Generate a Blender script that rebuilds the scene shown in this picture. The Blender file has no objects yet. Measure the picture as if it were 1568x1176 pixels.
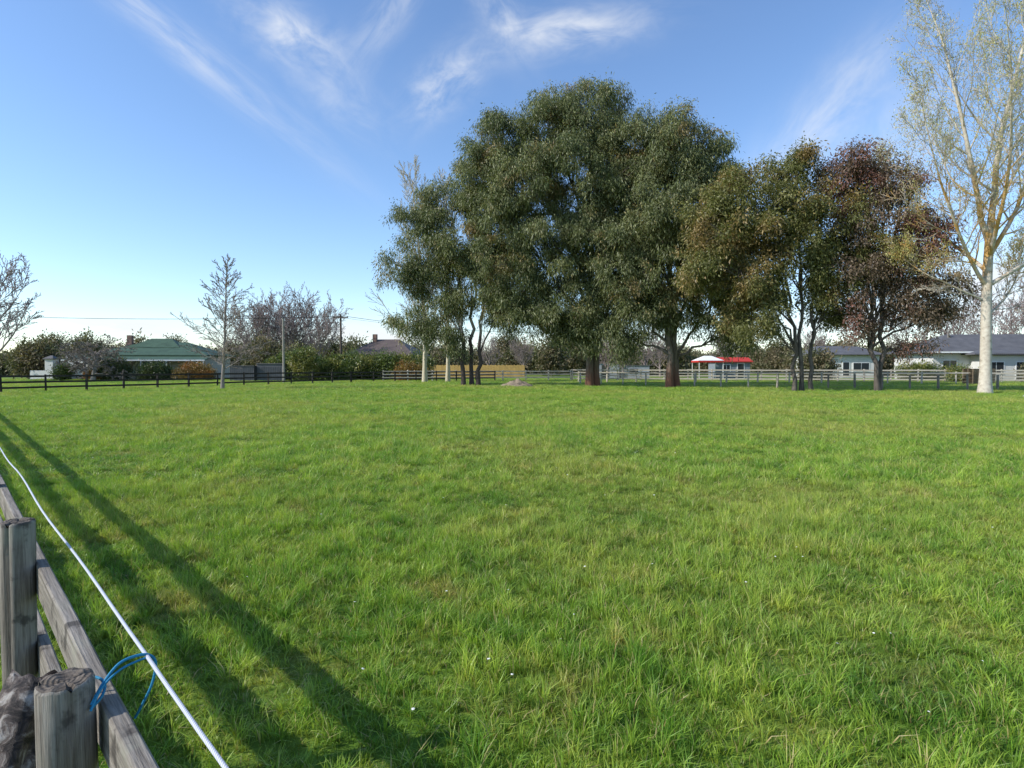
import bpy, math, random
import numpy as np
from mathutils import Vector, noise as mnoise
R = math.radians
scene = bpy.context.scene
rng = np.random.default_rng(7)
random.seed(7)
CAMH = 1.8

# ------------------------------------------------------------------ helpers
def link(o, parent=None):
    scene.collection.objects.link(o)
    if parent is not None:
        o.parent = parent
    return o

def empty(name, loc=(0, 0, 0), rz=0):
    e = bpy.data.objects.new(name, None)
    e.location = loc
    e.rotation_euler = (0, 0, rz)
    e.empty_display_size = 0.5
    return link(e)

def mesh_obj(name, verts, faces, mat=None, parent=None, smooth=False, loc=None):
    me = bpy.data.meshes.new(name)
    me.from_pydata([tuple(v) for v in verts], [], faces)
    me.update()
    if smooth:
        me.polygons.foreach_set("use_smooth", [True] * len(me.polygons))
    if mat:
        me.materials.append(mat)
    o = bpy.data.objects.new(name, me)
    if loc is not None:
        o.location = loc
    return link(o, parent)

class N:
    """tiny node helper"""
    def __init__(self, tree):
        self.t = tree
    def new(self, typ, **kw):
        n = self.t.nodes.new(typ)
        for k, v in kw.items():
            setattr(n, k, v)
        return n
    def l(self, a, b):
        self.t.links.new(a, b)
    def math(self, op, a, b=None, c=None, clamp=False):
        n = self.new('ShaderNodeMath', operation=op)
        n.use_clamp = clamp
        for i, v in enumerate((a, b, c)):
            if v is None: continue
            if isinstance(v, (int, float)):
                n.inputs[i].default_value = v
            else:
                self.l(v, n.inputs[i])
        return n.outputs[0]
    def noise(self, vec, scale, detail=4, rough=0.5, dist=0.0):
        n = self.new('ShaderNodeTexNoise')
        n.inputs['Scale'].default_value = scale
        n.inputs['Detail'].default_value = detail
        n.inputs['Roughness'].default_value = rough
        n.inputs['Distortion'].default_value = dist
        if vec is not None: self.l(vec, n.inputs['Vector'])
        return n.outputs['Fac']
    def ramp(self, fac, stops):
        n = self.new('ShaderNodeValToRGB')
        cr = n.color_ramp
        while len(cr.elements) < len(stops):
            cr.elements.new(0.5)
        for e, (p, c) in zip(cr.elements, stops):
            e.position = p
            e.color = (*c, 1) if len(c) == 3 else c
        self.l(fac, n.inputs[0])
        return n.outputs[0]
    def step(self, v, a, b):
        n = self.new('ShaderNodeMapRange')
        n.interpolation_type = 'SMOOTHSTEP'
        n.inputs['From Min'].default_value = a
        n.inputs['From Max'].default_value = b
        self.l(v, n.inputs['Value'])
        return n.outputs[0]
    def mix(self, fac, a, b, blend='MIX'):
        n = self.new('ShaderNodeMix', data_type='RGBA', blend_type=blend)
        for s, v in ((n.inputs[0], fac), (n.inputs[6], a), (n.inputs[7], b)):
            if isinstance(v, (int, float)): s.default_value = v
            elif isinstance(v, tuple): s.default_value = (*v[:3], 1)
            else: self.l(v, s)
        return n.outputs[2]
    def scalevec(self, vec, s, loc=(0, 0, 0)):
        n = self.new('ShaderNodeMapping')
        n.inputs['Scale'].default_value = s
        n.inputs['Location'].default_value = loc
        self.l(vec, n.inputs['Vector'])
        return n.outputs[0]

def new_mat(name):
    m = bpy.data.materials.new(name)
    m.use_nodes = True
    b = m.node_tree.nodes['Principled BSDF']
    b.inputs['Specular IOR Level'].default_value = 0.25
    return m, N(m.node_tree), b

def simple_mat(name, c1, c2=None, scale=3.0, rough=0.8, stretch=(1, 1, 1), bump=0.2, coord='Object', detail=6):
    m, n, b = new_mat(name)
    tc = n.new('ShaderNodeTexCoord')
    v = n.scalevec(tc.outputs[coord], stretch)
    f = n.noise(v, scale, detail, 0.6)
    c2 = c2 or tuple(x * 0.7 for x in c1)
    n.l(n.ramp(f, [(0.3, c2), (0.7, c1)]), b.inputs['Base Color'])
    b.inputs['Roughness'].default_value = rough
    if bump:
        bp = n.new('ShaderNodeBump')
        bp.inputs['Strength'].default_value = bump
        bp.inputs['Distance'].default_value = 0.02
        n.l(f, bp.inputs['Height'])
        n.l(bp.outputs[0], b.inputs['Normal'])
    return m

# ------------------------------------------------------------------ world
ELEV, SROT = R(35), R(252)
w = bpy.data.worlds.new("World"); scene.world = w; w.use_nodes = True
nt = w.node_tree; nt.nodes.clear(); n = N(nt)
sky = n.new('ShaderNodeTexSky', sky_type='NISHITA')
sky.sun_disc = False
sky.sun_elevation = ELEV; sky.sun_rotation = SROT
sky.air_density = 1.0; sky.dust_density = 0.25; sky.ozone_density = 2.2; sky.altitude = 10
tc = n.new('ShaderNodeTexCoord')
sep = n.new('ShaderNodeSeparateXYZ'); n.l(tc.outputs['Generated'], sep.inputs[0])
ay = n.math('MAXIMUM', n.math('ABSOLUTE', sep.outputs[1]), 0.08)
cu = n.math('DIVIDE', sep.outputs[0], ay); cv = n.math('DIVIDE', sep.outputs[2], ay)
cmb = n.new('ShaderNodeCombineXYZ'); n.l(cu, cmb.inputs[0]); n.l(cv, cmb.inputs[1])
wisps = [(-.54, .53, .24, .026, -38, .46), (-.37, .555, .085, .036, -28, .66), (-.30, .46, .10, .04, -40, .26),
         (-.115, .47, .070, .034, 40, .60), (-.20, .60, .12, .03, 55, .34), (.09, .560, .12, .032, 8, .66),
         (-.03, .61, .09, .03, -65, .42), (.53, .42, .17, .045, 48, .50), (.62, .33, .16, .06, 60, .36),
         (.86, .14, .24, .06, 5, 1.0), (.62, .085, .25, .022, 3, .75),
         (-.65, .066, .10, .014, -3, 1.2), (-.25, .054, .07, .020, -6, 1.2), (-.1, .045, .35, .012, 0, .6)]
acc = None
for i, (u, v, L, W, a, s) in enumerate(wisps):
    mp = n.new('ShaderNodeMapping', vector_type='TEXTURE')
    mp.inputs['Location'].default_value = (u, v, 0)
    mp.inputs['Rotation'].default_value = (0, 0, R(a))
    mp.inputs['Scale'].default_value = (L, W, 1)
    n.l(cmb.outputs[0], mp.inputs['Vector'])
    ln = n.new('ShaderNodeVectorMath', operation='LENGTH'); n.l(mp.outputs[0], ln.inputs[0])
    g = n.math('POWER', 2.718, n.math('MULTIPLY', n.math('MULTIPLY', ln.outputs['Value'], ln.outputs['Value']), -0.9))
    mv = n.scalevec(mp.outputs[0], (0.9, 0.6, 1), (i * 3.1, i * 1.7, i))
    f = n.step(n.noise(mv, 1.2, 4, 0.62, 0.4), 0.25, 0.80)
    t = n.math('MULTIPLY', n.math('MULTIPLY', g, f), s * 1.25)
    acc = t if acc is None else n.math('ADD', acc, t)
acc = n.math('MINIMUM', acc, 0.9)
hs = n.new('ShaderNodeHueSaturation'); n.l(sky.outputs[0], hs.inputs['Color'])
hs.inputs['Saturation'].default_value = 1.05
hs.inputs['Value'].default_value = 1.40
skyc = n.mix(1.0, hs.outputs[0], (0.96, 1.0, 1.08), 'MULTIPLY')
col = n.mix(acc, skyc, (6.2, 6.4, 6.7))
bg = n.new('ShaderNodeBackground'); bg.inputs['Strength'].default_value = 0.15
n.l(col, bg.inputs['Color'])
wo = n.new('ShaderNodeOutputWorld'); n.l(bg.outputs[0], wo.inputs['Surface'])

sl = bpy.data.lights.new("sun", 'SUN'); sl.energy = 5.0; sl.angle = R(0.5); sl.color = (1.0, 0.96, 0.90)
so = link(bpy.data.objects.new("sun", sl))
sd = Vector((math.sin(SROT) * math.cos(ELEV), math.cos(SROT) * math.cos(ELEV), math.sin(ELEV)))
so.rotation_euler = sd.to_track_quat('Z', 'Y').to_euler()
so.location = (-30, -5, 40)

cd = bpy.data.cameras.new("camera"); cam = link(bpy.data.objects.new("camera", cd))
cd.sensor_width = 36; cd.lens = 20.66; cd.clip_start = 0.05; cd.clip_end = 9000
cam.location = (0, 0, CAMH); cam.rotation_euler = (R(90 - 1.78), 0, 0)
scene.camera = cam
scene.view_settings.view_transform = 'Standard'; scene.view_settings.look = 'None'
scene.view_settings.exposure = 0

# ------------------------------------------------------------------ ground + grass materials
def grass_color(n, blades):
    geo = n.new('ShaderNodeNewGeometry')
    p = geo.outputs['Position']
    sp = n.new('ShaderNodeSeparateXYZ'); n.l(p, sp.inputs[0])
    cb = n.new('ShaderNodeCombineXYZ'); n.l(sp.outputs[0], cb.inputs[0]); n.l(sp.outputs[1], cb.inputs[1])
    p2 = cb.outputs[0]
    big = n.noise(p2, 0.14, 2, 0.55, 0.0)
    med = n.noise(p2, 1.1, 4, 0.72, 0.0)
    base = n.ramp(med, [(0.32, (0.115, 0.290, 0.026)), (0.5, (0.250, 0.425, 0.044)), (0.68, (0.42, 0.54, 0.085))])
    base = n.mix(n.math('MULTIPLY', n.step(big, 0.44, 0.64), 0.55), base, (0.44, 0.46, 0.10))
    dry = n.step(n.noise(n.scalevec(p2, (1, 1, 1), (13, 5, 0)), 1.1, 4, 0.78, 0.0), 0.52, 0.72)
    base = n.mix(n.math('MULTIPLY', dry, 0.60), base, (0.56, 0.43, 0.14))
    if blades:
        hsv = n.new('ShaderNodeHueSaturation'); n.l(base, hsv.inputs['Color'])
        a2 = n.new('ShaderNodeAttribute'); a2.attribute_name = 'rnd'
        n.l(n.math('ADD', n.math('MULTIPLY', a2.outputs['Fac'], -0.06), 0.53), hsv.inputs['Hue'])
        n.l(n.math('ADD', n.math('MULTIPLY', a2.outputs['Fac'], 0.75), 0.62), hsv.inputs['Value'])
        base = hsv.outputs[0]
        at = n.new('ShaderNodeAttribute'); at.attribute_name = 'tone'
        base = n.mix(n.math('MULTIPLY', at.outputs['Fac'], 0.9), base, (0.60, 0.45, 0.24))
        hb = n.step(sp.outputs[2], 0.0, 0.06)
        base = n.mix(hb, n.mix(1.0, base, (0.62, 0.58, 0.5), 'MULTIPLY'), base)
    return base, p2, med

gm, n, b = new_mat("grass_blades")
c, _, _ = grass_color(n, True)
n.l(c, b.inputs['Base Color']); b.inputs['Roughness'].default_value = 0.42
b.inputs['Specular IOR Level'].default_value = 0.4
tr = n.new('ShaderNodeBsdfTranslucent'); n.l(n.mix(1.0, c, (1.1, 1.15, 0.6), 'MULTIPLY'), tr.inputs['Color'])
ms = n.new('ShaderNodeMixShader'); ms.inputs[0].default_value = 0.38
n.l(b.outputs[0], ms.inputs[1]); n.l(tr.outputs[0], ms.inputs[2])
n.l(ms.outputs[0], n.t.nodes['Material Output'].inputs['Surface'])

fm, n, b = new_mat("field")
c, p2, med = grass_color(n, False)
fine = n.noise(p2, 9, 6, 0.75)
c = n.mix(1.0, c, n.ramp(fine, [(0.3, (0.30, 0.30, 0.26)), (0.7, (0.62, 0.64, 0.56))]), 'MULTIPLY')
n.l(c, b.inputs['Base Color']); b.inputs['Roughness'].default_value = 0.95
bp = n.new('ShaderNodeBump'); bp.inputs['Strength'].default_value = 0.6; bp.inputs['Distance'].default_value = 0.08
n.l(fine, bp.inputs['Height']); n.l(bp.outputs[0], b.inputs['Normal'])
S = 4000
mesh_obj("ground", [(-S, -S, 0), (S, -S, 0), (S, S, 0), (-S, S, 0)], [(0, 1, 2, 3)], fm)

# ------------------------------------------------------------------ GN instancer
def make_instancer(name, pts, rots, scls, coll, parent=None):
    me = bpy.data.meshes.new(name)
    pts = np.asarray(pts, dtype=np.float32)
    me.vertices.add(len(pts)); me.vertices.foreach_set("co", pts.ravel())
    a = me.attributes.new("rot", 'FLOAT_VECTOR', 'POINT'); a.data.foreach_set("vector", np.asarray(rots, dtype=np.float32).ravel())
    a = me.attributes.new("scl", 'FLOAT_VECTOR', 'POINT'); a.data.foreach_set("vector", np.asarray(scls, dtype=np.float32).ravel())
    o = link(bpy.data.objects.new(name, me), parent)
    g = bpy.data.node_groups.new(name + "_gn", 'GeometryNodeTree')
    g.interface.new_socket("Geometry", in_out='INPUT', socket_type='NodeSocketGeometry')
    g.interface.new_socket("Geometry", in_out='OUTPUT', socket_type='NodeSocketGeometry')
    gi = g.nodes.new('NodeGroupInput'); go = g.nodes.new('NodeGroupOutput')
    ci = g.nodes.new('GeometryNodeCollectionInfo')
    ci.inputs['Collection'].default_value = coll
    ci.inputs['Separate Children'].default_value = True
    ci.inputs['Reset Children'].default_value = True
    ip = g.nodes.new('GeometryNodeInstanceOnPoints'); ip.inputs['Pick Instance'].default_value = True
    def na(nm):
        q = g.nodes.new('GeometryNodeInputNamedAttribute'); q.data_type = 'FLOAT_VECTOR'
        q.inputs['Name'].default_value = nm
        return q.outputs['Attribute']
    g.links.new(gi.outputs[0], ip.inputs['Points']); g.links.new(ci.outputs[0], ip.inputs['Instance'])
    g.links.new(na("rot"), ip.inputs['Rotation']); g.links.new(na("scl"), ip.inputs['Scale'])
    g.links.new(ip.outputs[0], go.inputs[0])
    m = o.modifiers.new("scatter", 'NODES'); m.node_group = g
    return o

def quad_mesh(name, V, nquad, mat, tone, rnd):
    """V: (nquad*4,3) array, each 4 verts form one quad"""
    me = bpy.data.meshes.new(name)
    me.vertices.add(len(V)); me.vertices.foreach_set("co", V.astype(np.float32).ravel())
    me.loops.add(nquad * 4); me.loops.foreach_set("vertex_index", np.arange(nquad * 4, dtype=np.int32))
    me.polygons.add(nquad); me.polygons.foreach_set("loop_start", np.arange(0, nquad * 4, 4, dtype=np.int32))
    me.update(calc_edges=True)
    a = me.attributes.new("tone", 'FLOAT', 'FACE'); a.data.foreach_set("value", tone.astype(np.float32))
    a = me.attributes.new("rnd", 'FLOAT', 'FACE'); a.data.foreach_set("value", rnd.astype(np.float32))
    me.materials.append(mat)
    return me

# grass: square sods, many blades each
TS = 0.6
gcoll = bpy.data.collections.new("grass_sods")
for k in range(10):
    gr = np.random.default_rng(200 + k)
    nb = 1950; nt_ = 44
    bx, by = gr.uniform(-TS / 2 - .02, TS / 2 + .02, nb), gr.uniform(-TS / 2 - .02, TS / 2 + .02, nb)
    tc_ = gr.uniform(-TS / 2, TS / 2, (nt_, 2))
    d2 = (bx[:, None] - tc_[None, :, 0]) ** 2 + (by[:, None] - tc_[None, :, 1]) ** 2
    idx = np.argmin(d2, 1); dist = np.sqrt(d2[np.arange(nb), idx])
    pull = (gr.random(nb) < .6) * gr.uniform(.2, .7, nb)
    bx += (tc_[idx, 0] - bx) * pull; by += (tc_[idx, 1] - by) * pull
    tufth = gr.uniform(.5, 1.75, nt_) ** 1.0; tuftr = gr.random(nt_)
    tdir = gr.uniform(0, 6.283, nt_)
    hn = np.array([mnoise.noise(Vector((x * 4, y * 4, k * 9.0))) for x, y in zip(bx, by)])
    h = gr.uniform(.032, .100, nb) * (1 + .5 * hn) * tufth[idx]
    out = np.arctan2(by - tc_[idx, 1], bx - tc_[idx, 0])
    la = np.where(gr.random(nb) < .6, out + gr.normal(0, .7, nb), gr.uniform(0, 6.283, nb)); lean = gr.uniform(.1, 1.0, nb) * h
    wd = gr.uniform(.0014, .0032, nb); fa = gr.uniform(0, 3.14, nb)
    wx, wy = np.cos(fa) * wd, np.sin(fa) * wd
    def P_(t, s):
        return np.stack([bx + lean * t * t * np.cos(la) + s * wx, by + lean * t * t * np.sin(la) + s * wy, h * t - .28 * t * t * lean], 1)
    q1 = np.stack([P_(0, -1), P_(0, 1), P_(.55, .85), P_(.55, -.85)], 1)
    q2 = np.stack([P_(.55, -.85), P_(.55, .85), P_(1, .12), P_(1, -.12)], 1)
    V = np.stack([q1, q2], 1).reshape(-1, 3)
    tone = np.where(gr.random(nb) < .10, gr.uniform(.5, 1, nb), gr.random(nb) * .12)
    rn = .55 * tuftr[idx] + .45 * gr.random(nb)
    me = quad_mesh("grass_sod", V, nb * 2, gm, np.repeat(tone, 2), np.repeat(rn, 2))
    gcoll.objects.link(bpy.data.objects.new("grass_sod", me))

P, Rz, Sx = [], [], []
for (y0, y1, sc) in ((0, 9.0, 1.0), (9.0, 21.0, 1.6666667), (21.0, 41.0, 2.5), (41.0, 77, 3.75)):
    st = TS * sc
    ny = int(round((y1 - y0) / st))
    for j in range(ny):
        y = y0 + (j + .5) * st
        W = .96 * y + 2.2; nx = int(W / st) + 1
        for i in range(-nx, nx + 1):
            x = i * st
            hn = 1 + .55 * mnoise.noise(Vector((x * .45, y * .45, 3))) + .35 * mnoise.noise(Vector((x * 1.3, y * 1.3, 9)))
            P.append((x, y, 0)); Rz.append((0, 0, random.choice((0, 1, 2, 3)) * math.pi / 2))
            zz = min(max(hn, .5), 1.5) * (1.0, 1.15, 1.3, 1.5)[(sc > 1.2) + (sc > 2) + (sc > 3)]
            Sx.append((sc, sc, zz))
o_ = rng.permutation(len(P)); P = np.array(P)[o_]; Rz = np.array(Rz)[o_]; Sx = np.array(Sx)[o_]
grass = make_instancer("grass", P, Rz, Sx, gcoll)
for t in gcoll.objects: t.parent = grass

# ------------------------------------------------------------------ tubes
class Tubes:
    def __init__(self): self.V = []; self.F = []; self.n = 0
    def add(self, pts, rad, sides=5, cap=False):
        pts = np.asarray(pts, float); rad = np.asarray(rad, float); m = len(pts)
        tg = np.gradient(pts, axis=0); tg /= (np.linalg.norm(tg, axis=1)[:, None] + 1e-9)
        ref = np.array([0.0, 0, 1]) if abs(tg[0][2]) < 0.8 else np.array([1.0, 0, 0])
        u = np.cross(tg, ref); u /= (np.linalg.norm(u, axis=1)[:, None] + 1e-9)
        v = np.cross(tg, u)
        a = np.arange(sides) * 2 * math.pi / sides
        ring = pts[:, None, :] + rad[:, None, None] * (u[:, None, :] * np.cos(a)[None, :, None] + v[:, None, :] * np.sin(a)[None, :, None])
        self.V.append(ring.reshape(-1, 3))
        i = np.arange(m - 1)[:, None] * sides; j = np.arange(sides)[None, :]; j2 = (j + 1) % sides
        q = np.stack([i + j, i + j2, i + sides + j2, i + sides + j], 2).reshape(-1, 4) + self.n
        self.F.append(q); self.n += m * sides
    def mesh(self, name, mat):
        V = np.concatenate(self.V).astype(np.float32); F = np.concatenate(self.F).astype(np.int32)
        me = bpy.data.meshes.new(name)
        me.vertices.add(len(V)); me.vertices.foreach_set("co", V.ravel())
        me.loops.add(F.size); me.loops.foreach_set("vertex_index", F.ravel())
        me.polygons.add(len(F)); me.polygons.foreach_set("loop_start", np.arange(0, F.size, 4, dtype=np.int32))
        me.polygons.foreach_set("use_smooth", np.ones(len(F), dtype=bool))
        me.update(calc_edges=True); me.validate()
        me.materials.append(mat)
        return me

def bez(a, b, c, d, k=8):
    t = np.linspace(0, 1, k)[:, None]
    a, b, c, d = map(lambda q: np.asarray(q, float), (a, b, c, d))
    return (1 - t) ** 3 * a + 3 * (1 - t) ** 2 * t * b + 3 * (1 - t) * t * t * c + t ** 3 * d

# ------------------------------------------------------------------ foliage
def leaf_mat(name, dark, light, accent, acc_amt, transl=0.22, rough=0.42):
    m, n, b = new_mat(name)
    geo = n.new('ShaderNodeNewGeometry')
    ar = n.new('ShaderNodeAttribute'); ar.attribute_name = 'rnd'; rn = ar.outputs['Fac']
    at = n.new('ShaderNodeAttribute'); at.attribute_name = 'tone'; tn = at.outputs['Fac']
    base = n.ramp(rn, [(0.0, dark), (1.0, light)])
    ns = n.noise(geo.outputs['Position'], 0.35, 2, 0.6)
    f = n.math('MULTIPLY', n.step(n.math('ADD', n.math('MULTIPLY', ns, 0.75), n.math('MULTIPLY', rn, 0.25)), 0.62 - acc_amt * .35, 0.72 - acc_amt * .3), 0.8)
    base = n.mix(f, base, accent)
    hsv = n.new('ShaderNodeHueSaturation'); n.l(base, hsv.inputs['Color'])
    n.l(n.math('ADD', n.math('MULTIPLY', tn, 0.9), 0.62), hsv.inputs['Value'])
    base = hsv.outputs[0]
    n.l(base, b.inputs['Base Color']); b.inputs['Roughness'].default_value = rough
    b.inputs['Specular IOR Level'].default_value = 0.4
    tr = n.new('ShaderNodeBsdfTranslucent'); n.l(n.mix(1.0, base, (1.2, 1.3, 0.6), 'MULTIPLY'), tr.inputs['Color'])
    ms = n.new('ShaderNodeMixShader'); ms.inputs[0].default_value = transl
    n.l(b.outputs[0], ms.inputs[1]); n.l(tr.outputs[0], ms.inputs[2])
    n.l(ms.outputs[0], n.t.nodes['Material Output'].inputs['Surface'])
    return m

def clumps(mat, nl=80, L=.22, W=.045, rad=.36, droop=0.9, kinds=6):
    out = []
    for k in range(kinds):
        V = []
        for i in range(nl):
            c = Vector((random.gauss(0, rad), random.gauss(0, rad), random.gauss(0, rad * .8)))
            out_ = c.normalized() if c.length > 0 else Vector((0, 0, 1))
            d = (out_ * .6 + Vector((0, 0, -droop)) + Vector((random.gauss(0, .5), random.gauss(0, .5), random.gauss(0, .4)))).normalized()
            s = d.cross(Vector((random.gauss(0, 1), random.gauss(0, 1), random.gauss(0, 1)))).normalized()
            l = L * random.uniform(.65, 1.3); wv = W * random.uniform(.7, 1.3)
            up = d.cross(s) * (l * .08)
            V.append([tuple(c), tuple(c + d * l * .45 + s * wv * .5 + up), tuple(c + d * l), tuple(c + d * l * .45 - s * wv * .5 + up)])
        out.append(np.array(V))
    return (mat, out)

def foliage(name, p, s, cl, parent, rg, tilt=.25, zs=(.9, 1.4), shade=None):
    mat, temps = cl; Vs, Ts, Rs = [], [], []
    kind = rg.integers(0, len(temps), len(p))
    for k, tp in enumerate(temps):
        mk = kind == k
        q = p[mk]; sc = s[mk]
        if not len(q): continue
        m_ = len(q); a = rg.uniform(0, 6.283, m_); ca, sa = np.cos(a), np.sin(a)
        X = tp.reshape(-1, 3)
        x = ca[:, None] * X[None, :, 0] - sa[:, None] * X[None, :, 1]
        y = sa[:, None] * X[None, :, 0] + ca[:, None] * X[None, :, 1]
        z = np.repeat(X[None, :, 2], m_, 0) * rg.uniform(zs[0], zs[1], m_)[:, None]
        tx, ty = rg.normal(0, tilt, m_)[:, None], rg.normal(0, tilt, m_)[:, None]
        z2 = z + x * tx + y * ty
        W = np.stack([x, y, z2], 2) * sc[:, None, None] + q[:, None, :]
        Vs.append(W.reshape(-1, 3)); nl = len(tp)
        r0_ = rg.random(m_) if shade is None else shade[mk]
        Ts.append(rg.random(m_ * nl)); Rs.append(np.repeat(r0_, nl) * .7 + .3 * rg.random(m_ * nl))
    V = np.concatenate(Vs)
    me = quad_mesh(name, V, len(V) // 4, mat, np.concatenate(Ts), np.concatenate(Rs))
    return link(bpy.data.objects.new(name, me), parent)

euc_m = leaf_mat("eucalyptus_leaves", (0.090, 0.112, 0.042), (0.215, 0.225, 0.095), (0.30, 0.205, 0.085), 0.16, .26, .5)
olive_m = leaf_mat("olive_brown_leaves", (0.105, 0.118, 0.036), (0.225, 0.21, 0.072), (0.29, 0.19, 0.075), 0.30, .3, .5)
red_m = leaf_mat("russet_leaves", (0.115, 0.090, 0.058), (0.235, 0.165, 0.115), (0.25, 0.115, 0.095), 0.42, .3, .5)
shrub_m = leaf_mat("shrub_leaves", (0.060, 0.10, 0.025), (0.17, 0.20, 0.055), (0.27, 0.24, 0.07), 0.35)
dark_m = leaf_mat("dark_shrub_leaves", (0.030, 0.055, 0.018), (0.085, 0.115, 0.035), (0.12, 0.13, 0.04), 0.2)
rust_m = leaf_mat("rusty_shrub_leaves", (0.14, 0.10, 0.03), (0.32, 0.20, 0.05), (0.34, 0.13, 0.04), 0.4)
dist_m = leaf_mat("distant_leaves", (0.070, 0.082, 0.035), (0.17, 0.165, 0.08), (0.21, 0.165, 0.10), 0.5, .22, .7)
euc_c = clumps(euc_m, 62, .25, .060, .28, 1.0)
olive_c = clumps(olive_m, 54, .20, .075, .27, .5)
red_c = clumps(red_m, 44, .19, .07, .27, .6)
shrub_c = clumps(shrub_m, 60, .15, .08, .22, .1)
dark_c = clumps(dark_m, 60, .15, .08, .22, .1)
rust_c = clumps(rust_m, 60, .15, .07, .22, 0)
dist_c = clumps(dist_m, 50, .26, .15, .38, .1)

def bark_mat(name, c1, c2, c3=None, hz=(0.5, 2.5)):
    m, n, b = new_mat(name)
    tcx = n.new('ShaderNodeTexCoord')
    v = n.scalevec(tcx.outputs['Object'], (3, 3, .6))
    f = n.noise(v, 2.2, 5, .65)
    c = n.ramp(f, [(0.3, c2), (0.65, c1)])
    if c3:
        sp = n.new('ShaderNodeSeparateXYZ'); n.l(tcx.outputs['Object'], sp.inputs[0])
        k = n.step(n.math('ADD', sp.outputs[2], n.math('MULTIPLY', f, 1.5)), hz[0], hz[1])
        c = n.mix(k, c3, c)
    n.l(c, b.inputs['Base Color']); b.inputs['Roughness'].default_value = .85
    bp = n.new('ShaderNodeBump'); bp.inputs['Strength'].default_value = .6; bp.inputs['Distance'].default_value = .05
    n.l(f, bp.inputs['Height']); n.l(bp.outputs[0], b.inputs['Normal'])
    return m
euc_bark = bark_mat("eucalyptus_bark", (.20, .165, .13), (.075, .057, .045), (.17, .08, .052), (1.2, 3.2))
gum_bark = bark_mat("pale_gum_bark", (.48, .43, .35), (.16, .13, .10), (.08, .06, .05), (4.5, 6.5))
dark_bark = bark_mat("dark_grey_bark", (.15, .125, .10), (.055, .045, .038))

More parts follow.
